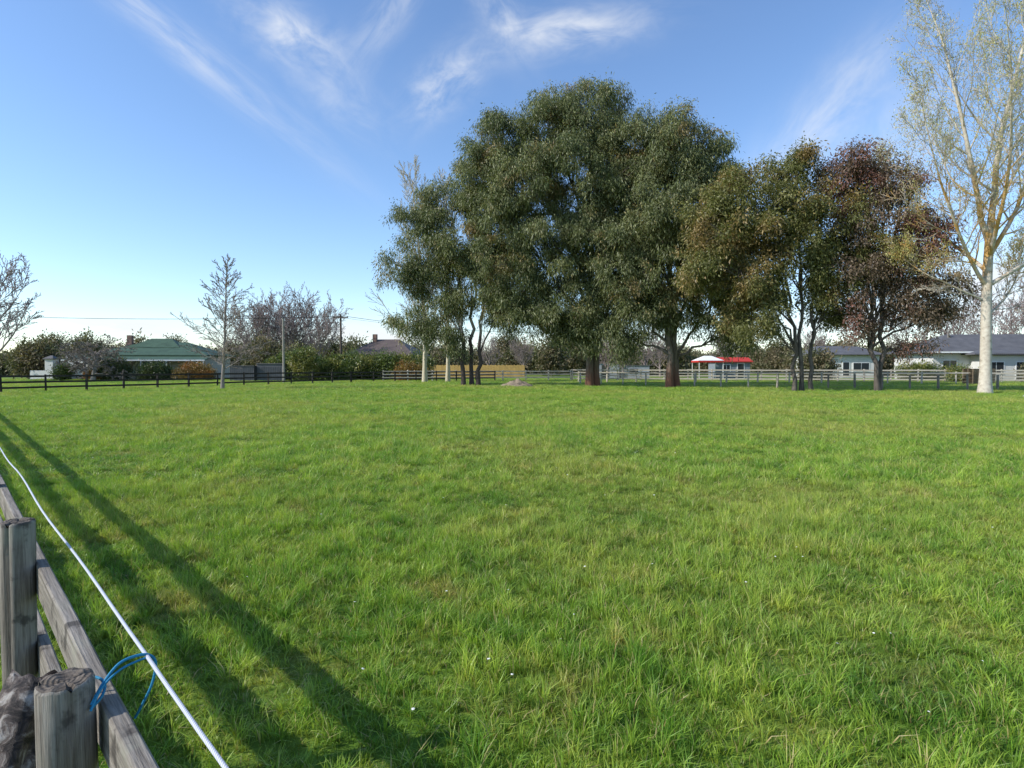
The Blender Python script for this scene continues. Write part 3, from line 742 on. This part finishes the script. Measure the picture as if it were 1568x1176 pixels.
# brown roof house
r = empty("brown_roofed_house", (-20.3, 90, 0), R(-8))
B = Box(); B.box(-5, 5, 0, 8, 0, 3.3); B.obj("walls", cream_p, r)
B = Box(); hip_roof(B, -5.6, 5.6, -.6, 8.6, 3.45, 6.0, 3.8); B.obj("roof", brown_roof, r)
B = Box(); B.box(-2.3, -1.7, 3.2, 3.8, 5, 6.8); B.obj("chimney", simple_mat("brick_b", (.26, .16, .12)), r)
Bt, Bg = Box(), Box(); window(Bt, Bg, -2.5, 1, 1.6, 1.3, 0); window(Bt, Bg, 2, 1, 1.6, 1.3, 0); Bt.obj("frames", trim, r); Bg.obj("glass", glass, r)
# white house (right centre)
r = empty("white_house", (48.6, 85, 0), R(-4))
B = Box(); B.box(-4.5, 4.3, 0, 7, 0, 3.3); B.poly([(4.303, 0, 3.3), (4.303, 7, 3.3), (4.303, 3.5, 4.3)], [(0, 1, 2)]); B.obj("walls", white_p, r)
B = Box(); hip_roof(B, -5, 4.8, -.6, 7.6, 3.45, 4.75, 2.0); B.obj("roof", grey_roof, r)
Bt, Bg = Box(), Box(); window(Bt, Bg, -2.4, 1, 1.2, 1.2, 0); window(Bt, Bg, 1.8, 1, 2.2, 1.2, 0); window(Bt, Bg, -.3, .2, .9, 2.1, 0, 0)
Bt.obj("frames", trim, r); Bg.obj("glass", glass, r)
# right house
r = empty("grey_roofed_house", (57.5, 67, 0), R(-5))
B = Box(); B.box(-9, 12, 0, 8, 0, 3.2); B.box(-5, 1.0, -1.6, -.003, 0, 2.95); B.obj("walls", white_p, r)
B = Box(); hip_roof(B, -9.8, 12.8, -.8, 8.8, 3.4, 5.6, 4.5); hip_roof(B, -6.0, 2.0, -2.3, 1.0, 3.15, 3.6, 1.5); B.obj("roof", grey_roof, r)
Bt, Bg = Box(), Box()
window(Bt, Bg, -7.2, .9, 1.5, 1.5, 0); window(Bt, Bg, 4.5, .9, 2.6, 1.5, 0, 2); window(Bt, Bg, 8.3, .2, 1.8, 2.2, 0); window(Bt, Bg, -3.3, .9, 1.6, 1.3, -1.6, 1)
window(Bt, Bg, -.7, .1, 1.0, 2.1, -1.6, 0)
Bt.box(-9.8, 12.8, -.86, -.804, 3.25, 3.42); Bt.obj("frames_and_gutter", trim, r); Bg.obj("glass", glass, r)
B = Box(); B.box(-5.6, -5.45, 3, 3.15, 4, 5.9); B.obj("flue_pipe", grey_wood, r)
# pallet stack by right house
r = empty("pallet_stack", (44.5, 56, 0), R(8)); B = Box()
for k in range(11):
    z = .14 * k
    for i in range(7): B.box(-1.2 + i * .36, -.95 + i * .36, -.6, .6, z + .10, z + .125)
    for j in (-.55, -.03, .5): B.box(-1.2, 1.2, j, j + .09, z, z + .098)
B.obj("planks", simple_mat("pallet_wood", (.25, .19, .12), (.13, .10, .07), 3), r)
# yellow board fence
r = empty("yellow_board_fence", (-5.2, 88, 0)); B = Box()
for i in range(60): B.box(-7 + i * .235, -6.78 + i * .235, 0, .04, .05, 1.9 + .05 * math.sin(i * 3.7))
for z in (.4, 1.4): B.box(-7, 7.1, .043, .12, z, z + .1)
B.obj("boards", simple_mat("yellow_timber", (.62, .40, .13), (.44, .28, .10), 1.5), r)
# grey sheds centre
r = empty("grey_shed", (14.6, 80, 0)); B = Box(); B.box(-3, 0, 0, 2.4, 0, 2.1); B.box(.3, 4.2, .4, 2.8, 0, 1.8)
B.obj("walls", simple_mat("pale_grey_iron", (.40, .43, .46), (.30, .32, .35), 1), r)
B = Box(); B.box(-3.1, .1, -.1, 2.5, 2.103, 2.2); B.box(.2, 4.3, .3, 2.9, 1.803, 1.9); B.obj("roof", grey_roof, r)
B = Box(); B.box(-2.4, -1.4, -.03, -.003, 0, 1.9); B.box(1.5, 2.6, .37, .397, .7, 1.4); B.obj("doors", glass, r)
# gazebo with red/white canopy
r = empty("red_white_gazebo", (26.6, 80, 0))
V = [(-1.7, -1.6, 2.5), (1.7, -1.6, 2.5), (1.7, 1.6, 2.5), (-1.7, 1.6, 2.5), (-.5, 0, 3.15), (.5, 0, 3.15)]
mesh_obj("canopy", V, [(0, 1, 5, 4), (1, 2, 5), (2, 3, 4, 5), (3, 0, 4)], trim, r)
redm = simple_mat("red_canvas", (.55, .05, .04), (.42, .04, .03), 2)
B = Box(); B.box(-1.72, 1.72, -1.64, -1.6, 2.25, 2.5); B.box(-1.72, 1.72, 1.6, 1.64, 2.25, 2.5); B.box(1.703, 1.74, -1.6, 1.6, 2.25, 2.5); B.box(-1.74, -1.703, -1.6, 1.6, 2.25, 2.5); B.obj("valance", redm, r)
B = Box()
for x in (-1.6, 1.6):
    for y in (-1.5, 1.5): B.box(x - .04, x + .04, y - .04, y + .04, 0, 2.5)
B.obj("poles", trim, r)
r = empty("red_roofed_shed", (30.8, 82, 0)); B = Box(); B.box(-2.4, 2.4, 0, 3, 0, 2.3); B.obj("walls", simple_mat("blue_grey_board", (.25, .28, .31)), r)
B = Box(); hip_roof(B, -2.7, 2.7, -.3, 3.3, 2.42, 3.0, 1, True); B.obj("roof", redm, r)
Bt, Bg = Box(), Box(); window(Bt, Bg, -.9, 1, 1, .9, 0); window(Bt, Bg, 1.1, .1, .9, 2, 0, 0); Bt.obj("frames", trim, r); Bg.obj("glass", glass, r)

# ------------------------------------------------------------------ far fences
def rail_fence(name, p0, p1, spacing, h, rails, mat, pw=.12, rw=.10, rt=.04, wires=(), postmat=None, jit=.03):
    r = empty(name, (p0[0], p0[1], 0))
    a = Vector((p0[0], p0[1], 0)); b_ = Vector((p1[0], p1[1], 0)); L = (b_ - a).length; d = (b_ - a) / L
    nrm = Vector((d.y, -d.x, 0)); k = max(1, round(L / spacing)); Bp, Br = Box(), Box()
    for i in range(k + 1):
        q = d * (L * i / k); hh = h + random.uniform(-jit, jit) + .06
        Bp.beam(q, q + Vector((random.uniform(-jit, jit), random.uniform(-jit, jit), hh)), pw, pw)
        if i < k:
            q2 = d * (L * (i + 1) / k); off = nrm * (pw / 2 + rt / 2 + .003)
            for z in rails:
                Br.beam(q + off + d * .01 + Vector((0, 0, z + random.uniform(-.015, .015))), q2 + off - d * .01 + Vector((0, 0, z + random.uniform(-.015, .015))), rt, rw)
            for z in wires:
                Br.beam(q + Vector((0, 0, z)), q2 + Vector((0, 0, z)), .012, .012)
    Bp.obj("posts", postmat or mat, r)
    if Br.V: Br.obj("rails", mat, r)
    return r
rail_fence("dark_rail_fence", (-34.6, 36.2), (-17, 62), 2.4, 1.15, (.35, .72, 1.1), black_wood, rw=.13)
rail_fence("dark_rail_fence", (-17, 62.2), (-2, 68), 2.4, 1.15, (.4, .75, 1.1), black_wood, rw=.13)
rail_fence("timber_rail_fence", (-14.5, 66.2), (7, 70), 2.6, 1.25, (.45, .8, 1.15), tan_wood, .13, .14)
rail_fence("timber_rail_fence", (7.2, 70), (62, 60), 2.6, 1.35, (.3, .64, .98, 1.30), tan_wood, .14, .15)
rail_fence("wire_fence", (6.5, 56), (21, 46.5), 2.2, 1.1, (), grey_wood, .10, wires=(.3, .6, .9, 1.05), postmat=tan_wood)
rail_fence("wire_fence", (21, 46.5), (36.5, 41.5), 1.9, 1.1, (), grey_wood, .12, wires=(.3, .6, .9, 1.05), postmat=grey_wood)
rail_fence("wire_fence", (7, 62), (60, 53), 3.0, 1.15, (1.1,), tan_wood, .12, .12, wires=(.3, .6, .9))

# utility poles and power lines
def pole(name, x, y, h, mat, arm=True, r0=.14):
    r = empty(name, (x, y, 0)); T = Tubes(); T.add([(0, 0, -.1), (0, 0, h / 2), (0, 0, h)], [r0, r0 * .85, r0 * .7], 10)
    link(bpy.data.objects.new("pole", T.mesh("pole", mat)), r)
    if arm:
        B = Box(); B.box(-1.0, 1.0, -r0 - .1, -r0 + .01, h - .45, h - .33)
        for q in (-.9, -.35, .35, .9): B.box(q - .04, q + .04, -r0 - .09, -r0 - .01, h - .327, h - .18)
        B.obj("crossarm", mat, r)
    return r
pole_m = simple_mat("pole_wood", (.12, .09, .07), (.06, .05, .04), 2); conc_m = simple_mat("pale_pole", (.34, .31, .26), (.24, .22, .18), 2)
pole("utility_pole", -23.3, 60, 6.6, conc_m, False, .12)
pole("utility_pole", -21.8, 75, 8.3, pole_m, True, .17)
def wire(name, pts, r=.014, mat=None):
    cu_ = bpy.data.curves.new(name, 'CURVE'); cu_.dimensions = '3D'; cu_.bevel_depth = r; cu_.bevel_resolution = 1
    s_ = cu_.splines.new('POLY'); s_.points.add(len(pts) - 1)
    for q, p_ in zip(s_.points, pts): q.co = (*p_, 1)
    cu_.materials.append(mat); o = bpy.data.objects.new(name, cu_); return link(o)
wm = simple_mat("wire_black", (.05, .05, .05), bump=0)
def sag(a, b_, s_, k=14):
    a, b_ = np.array(a, float), np.array(b_, float); t = np.linspace(0, 1, k)
    p_ = a[None] * (1 - t)[:, None] + b_[None] * t[:, None]; p_[:, 2] -= s_ * 4 * t * (1 - t); return [tuple(q) for q in p_]
for (o1, z) in ((-.9, 8.05), (.9, 8.05), (.35, 8.1)):
    wire("power_line", sag((-80, 78, 8.9), (-21.8 + o1, 74.8, z), .6), .014, wm)
    wire("power_line", sag((-21.8 + o1, 74.8, z), (12 + o1, 100, z - .6), .8), .014, wm)

# dirt mound, pale stone
def lumpy(name, x, y, rx, ry, h, mat, seed, k=28):
    V, F = [], []
    for i in range(k):
        for j in range(k):
            u, v = -1 + 2 * i / (k - 1), -1 + 2 * j / (k - 1); rr = math.hypot(u, v)
            z = h * max(0, 1 - rr) ** .7 * (1 + .6 * mnoise.noise(Vector((u * 4, v * 4, seed)))) if rr < 1 else -.02
            V.append((u * rx, v * ry, z))
    for i in range(k - 1):
        for j in range(k - 1):
            q = i * k + j; F.append((q, q + k, q + k + 1, q + 1))
    return mesh_obj(name, V, F, mat, smooth=False, loc=(x, y, 0))
lumpy("dirt_mound", .4, 50, 1.5, 1.2, .62, simple_mat("dirt", (.34, .26, .18), (.15, .12, .09), 4), 3)
lumpy("pale_stone", 29.0, 33.0, .30, .28, .24, simple_mat("pale_stone", (.6, .58, .54), (.4, .4, .37), 6), 5, 12)

# ------------------------------------------------------------------ near fence
U = Vector((-.696, .718, 0)).normalized(); Rr = Vector((.718, .696, 0)).normalized()
def fp(d, t, z): return Rr * d + U * t + Vector((0, 0, z))
def weathered(name, axis):
    m, n, b = new_mat(name)
    tcx = n.new('ShaderNodeTexCoord'); st = {'x': (.35, 9, 9), 'z': (9, 9, .45)}[axis]
    v = n.scalevec(tcx.outputs['Object'], st)
    grain = n.noise(v, 5.0, 8, .7, .3); grain2 = n.noise(v, 16.0, 4, .6)
    blot = n.noise(tcx.outputs['Object'], 3.0, 6, .65)
    c = n.ramp(grain, [(.30, (.075, .062, .05)), (.45, (.19, .165, .135)), (.7, (.35, .315, .27))])
    c = n.mix(n.math('MULTIPLY', n.step(grain2, .52, .62), .45), c, (.08, .07, .058))
    c = n.mix(n.math('MULTIPLY', n.step(blot, .50, .66), .55), c, (.25, .25, .19))
    c = n.mix(n.math('MULTIPLY', n.step(n.noise(tcx.outputs['Object'], 7, 5, .6), .55, .64), .8), c, (.045, .038, .032))
    n.l(c, b.inputs['Base Color']); b.inputs['Roughness'].default_value = .85
    bp = n.new('ShaderNodeBump'); bp.inputs['Strength'].default_value = .9; bp.inputs['Distance'].default_value = .007
    n.l(n.math('ADD', grain, n.math('MULTIPLY', grain2, .5)), bp.inputs['Height']); n.l(bp.outputs[0], b.inputs['Normal'])
    return m
w_z, w_x = weathered("weathered_post_wood", 'z'), weathered("weathered_rail_wood", 'x')
w_e, n, b = new_mat("cut_end_grain")
tcx = n.new('ShaderNodeTexCoord')
wv = n.new('ShaderNodeTexWave', wave_type='RINGS', rings_direction='Z'); wv.inputs['Scale'].default_value = 30; wv.inputs['Distortion'].default_value = 1.6; wv.inputs['Detail'].default_value = 3
wv.inputs['Detail Scale'].default_value = 3
n.l(tcx.outputs['Object'], wv.inputs['Vector'])
f = n.noise(tcx.outputs['Object'], 34, 7, .75)
c = n.mix(.62, n.ramp(wv.outputs['Fac'], [(.0, (.09, .07, .055)), (1, (.17, .135, .10))]), n.ramp(f, [(.38, (.03, .026, .022)), (.65, (.24, .20, .16))]))
n.l(c, b.inputs['Base Color']); b.inputs['Roughness'].default_value = .9
bp = n.new('ShaderNodeBump'); bp.inputs['Strength'].default_value = 1; bp.inputs['Distance'].default_value = .006
n.l(n.math('ADD', n.math('MULTIPLY', wv.outputs['Fac'], .3), f), bp.inputs['Height']); n.l(bp.outputs[0], b.inputs['Normal'])
root = empty("wooden_paddock_fence", (0, 0, 0))
PR_ = .056
def near_post(t, seed, H):
    sides, rows = 36, 14; V, F = [], []
    crack = {5: .010, 6: .004, 17: .008, 26: .006}
    for j in range(rows):
        z = (H + .25) * j / (rows - 1) - .25
        for i in range(sides):
            a = 6.2832 * i / sides
            r_ = PR_ + .008 * mnoise.noise(Vector((math.cos(a) * 1.2, math.sin(a) * 1.2, z * 1.5 + seed * 7))) - crack.get(i, 0) * min(1, max(0, (z - .3) * 2))
            V.append((r_ * math.cos(a), r_ * math.sin(a), z))
    for rr_, dz in ((.93, .008), (.65, .010), (.35, .005)):
        for i in range(sides):
            a = 6.2832 * i / sides; cr = crack.get(i, 0)
            V.append((PR_ * rr_ * math.cos(a), PR_ * rr_ * math.sin(a), H + dz - cr * 1.5 * rr_ + .006 * mnoise.noise(Vector((math.cos(a) * 3 * rr_, math.sin(a) * 3 * rr_, seed)))))
    V.append((0, 0, H + .004))
    for j in range(rows - 1 + 3):
        for i in range(sides):
            i2 = (i + 1) % sides; F.append((j * sides + i, j * sides + i2, (j + 1) * sides + i2, (j + 1) * sides + i))
    last = (rows + 2) * sides
    for i in range(sides): F.append((last + i, last + (i + 1) % sides, len(V) - 1))
    o = mesh_obj("post", V, F, w_z, root, False); o.data.materials.append(w_e)
    for k, p_ in enumerate(o.data.polygons):
        p_.material_index = 1 if k >= (rows) * sides else 0
        p_.use_smooth = k < rows * sides
    p_ = fp(.193, t, 0); o.location = p_; o.rotation_euler = (random.uniform(-.015, .015), random.uniform(-.015, .015), seed * 1.3)
t0 = 1.63
ts = [t0 - 1.5, t0, 2.97] + [3.35 + 1.7 * i for i in range(1, 28)]
HS = {1: 1.09, 2: 1.19}
for i, t in enumerate(ts): near_post(t, i + 1, HS.get(i, 1.14 + .06 * math.sin(i * 2.3)))
def near_rail(ta, tb, z0, z1, seed):
    k = 26; L = tb - ta; V, F = [], []
    for i in range(k + 1):
        x = L * i / k
        dz = .006 * mnoise.noise(Vector((x * 1.3, seed * 5.1, 0))); dy = .006 * mnoise.noise(Vector((x * .9, seed * 3.3, 7)))
        w0, w1 = .019, .019
        for (yy, zz) in ((-w0, z0 + .004), (-w0 + .004, z0), (w1 - .004, z0), (w1, z0 + .004), (w1, z1 - .005), (w1 - .005, z1), (-w0 + .005, z1), (-w0, z1 - .005)):
            V.append((x, yy + dy, zz + dz))
    for i in range(k):
        for j in range(8):
            j2 = (j + 1) % 8; F.append((i * 8 + j, i * 8 + j2, (i + 1) * 8 + j2, (i + 1) * 8 + j))
    F.append(tuple(range(7, -1, -1))); F.append(tuple(k * 8 + j for j in range(8)))
    o = mesh_obj("rail", V, F, w_x, root, False); o.location = fp(.265, ta, 0); o.rotation_euler = (0, 0, math.atan2(U.y, U.x))
seed = 0
edges = [-.2] + [ts[3 + 2 * i] for i in range(0, 13)] + [ts[-1]]
for a, b2 in zip(edges[:-1], edges[1:]):
    for (z0, z1) in ((.900, 1.025), (.585, .715), (.28, .41)):
        seed += 1; near_rail(a + .004, b2 - .004, z0 + random.uniform(-.008, .008), z1 + random.uniform(-.004, .004), seed)
# rope
rope_m, n, b = new_mat("white_rope")
tcx = n.new('ShaderNodeTexCoord'); wv = n.new('ShaderNodeTexWave'); wv.inputs['Scale'].default_value = 60; n.l(tcx.outputs['Object'], wv.inputs['Vector'])
n.l(n.ramp(wv.outputs['Fac'], [(.2, (.34, .36, .42)), (.6, (.56, .57, .60))]), b.inputs['Base Color']); b.inputs['Roughness'].default_value = .5
pts = []
for i in range(120):
    t = -.4 + 50 * (i / 119) ** 1.6; ph = (t - t0) / 3.4 * math.pi
    pts.append(tuple(fp(.345 + .004 * math.sin(t * 3), t, 1.098 - .018 * abs(math.sin(ph)))))
o = wire("white_electric_fence_rope", pts, .0048, rope_m)
ins = Tubes()
for t in ts[6::2]:
    a, b2 = fp(.28, t, 1.0), fp(.345, t, 1.095)
    ins.add([tuple(a), tuple((a + b2) / 2), tuple(b2)], [.008, .008, .01], 8)
link(bpy.data.objects.new("insulators", ins.mesh("insulators", simple_mat("black_plastic", (.03, .03, .03), rough=.4, bump=0))), root)
# blue twine
tw = simple_mat("blue_twine", (.03, .26, .42), (.02, .17, .32), 200, .6)
def smooth_curve(pts, k=8):
    out = []; P_ = [Vector(p_) for p_ in pts]; P_ = [P_[0]] + P_ + [P_[-1]]
    for i in range(1, len(P_) - 2):
        for j in range(k):
            t = j / k; a, b_, c_, d_ = P_[i - 1], P_[i], P_[i + 1], P_[i + 2]
            out.append(tuple(.5 * ((2 * b_) + (c_ - a) * t + (2 * a - 5 * b_ + 4 * c_ - d_) * t * t + (3 * b_ - a - 3 * c_ + d_) * t ** 3)))
    out.append(tuple(P_[-2])); return out
pc = fp(.193, t0, 0)
loop = [(pc.x + .060, pc.y - .02, 1.045), (pc.x + .064, pc.y + .01, 1.075), (-.918, 1.35, 1.104), (-.900, 1.385, 1.106), (-.880, 1.405, 1.098), (-.868, 1.41, 1.075), (-.872, 1.40, 1.03), (-.89, 1.39, .985), (-.905, 1.385, .955)]
bt = wire("blue_baling_twine", smooth_curve(loop), .0034, tw)
r2 = [(pc.x + .063 * math.cos(a), pc.y + .063 * math.sin(a), 1.045 + .02 * math.sin(a)) for a in np.linspace(-.35, 2.8, 24)]
q = wire("knot_loop", r2, .0034, tw); q.parent = bt
q = wire("second_strand", smooth_curve([(a + .004, b_ - .008, c_ - .009 + .005 * math.sin(i * 2)) for i, (a, b_, c_) in enumerate(loop[:6])]), .0028, tw); q.parent = bt
# weathered leaning log
V, F = [], []; A0, A1 = Vector((-1.06, .5, -.05)), Vector((-1.31, 1.60, .92)); ax = (A1 - A0).normalized()
s1 = ax.cross(Vector((0, 0, 1))).normalized(); s2 = s1.cross(ax); K, M = 60, 40
for j in range(K + 1):
    f_ = j / K; c_ = A0.lerp(A1, f_)
    for i in range(M):
        a = 6.2832 * i / M
        rr_ = .070 * (1 + .25 * mnoise.noise(Vector((math.cos(a) * 2.0, math.sin(a) * 2.0, f_ * 5))) + .16 * mnoise.noise(Vector((math.cos(a) * 7, math.sin(a) * 7, f_ * 9))))
        V.append(tuple(c_ + s1 * rr_ * math.cos(a) + s2 * rr_ * math.sin(a) + ax * (.03 * mnoise.noise(Vector((a * 2, 5, 1))) if j == K else 0)))
V.append(tuple(A1 - ax * .01))
for j in range(K):
    for i in range(M):
        i2 = (i + 1) % M; F.append((j * M + i, j * M + i2, (j + 1) * M + i2, (j + 1) * M + i))
for i in range(M): F.append((K * M + i, K * M + (i + 1) % M, len(V) - 1))
m, n, b = new_mat("flaking_bark"); tcx = n.new('ShaderNodeTexCoord')
f1 = n.noise(tcx.outputs['Object'], 22, 8, .7, .6)
n.l(n.ramp(f1, [(.42, (.025, .02, .017)), (.52, (.10, .075, .06)), (.60, (.30, .27, .23)), (.75, (.50, .48, .44))]), b.inputs['Base Color'])
bp = n.new('ShaderNodeBump'); bp.inputs['Strength'].default_value = 1; bp.inputs['Distance'].default_value = .015; n.l(f1, bp.inputs['Height']); n.l(bp.outputs[0], b.inputs['Normal'])
mesh_obj("weathered_log", V, F, m, None, True)

# daisies in the grass
V, F = [], []
for _ in range(150):
    y = 2.8 + 22 * random.random() ** 1.3; x = random.uniform(-.85, .85) * y
    if x < -.9 * y + 2.0: continue
    z = random.uniform(.06, .10); k = 8; i0 = len(V); rr_ = random.uniform(.007, .012); tx, ty = random.uniform(-.3, .3), random.uniform(-.3, .3)
    V.append((x, y, z + .003))
    for i in range(k * 2):
        a = 6.2832 * i / (k * 2); q_ = rr_ * (1 if i % 2 == 0 else .6); dx, dy = q_ * math.cos(a), q_ * math.sin(a); V.append((x + dx, y + dy, z + dx * tx + dy * ty))
    for i in range(k * 2): F.append((i0, i0 + 1 + i, i0 + 1 + (i + 1) % (k * 2)))
mesh_obj("white_daisies", V, F, simple_mat("daisy_petals", (.8, .8, .76), (.7, .7, .62), 5, bump=0))
print("DONE")
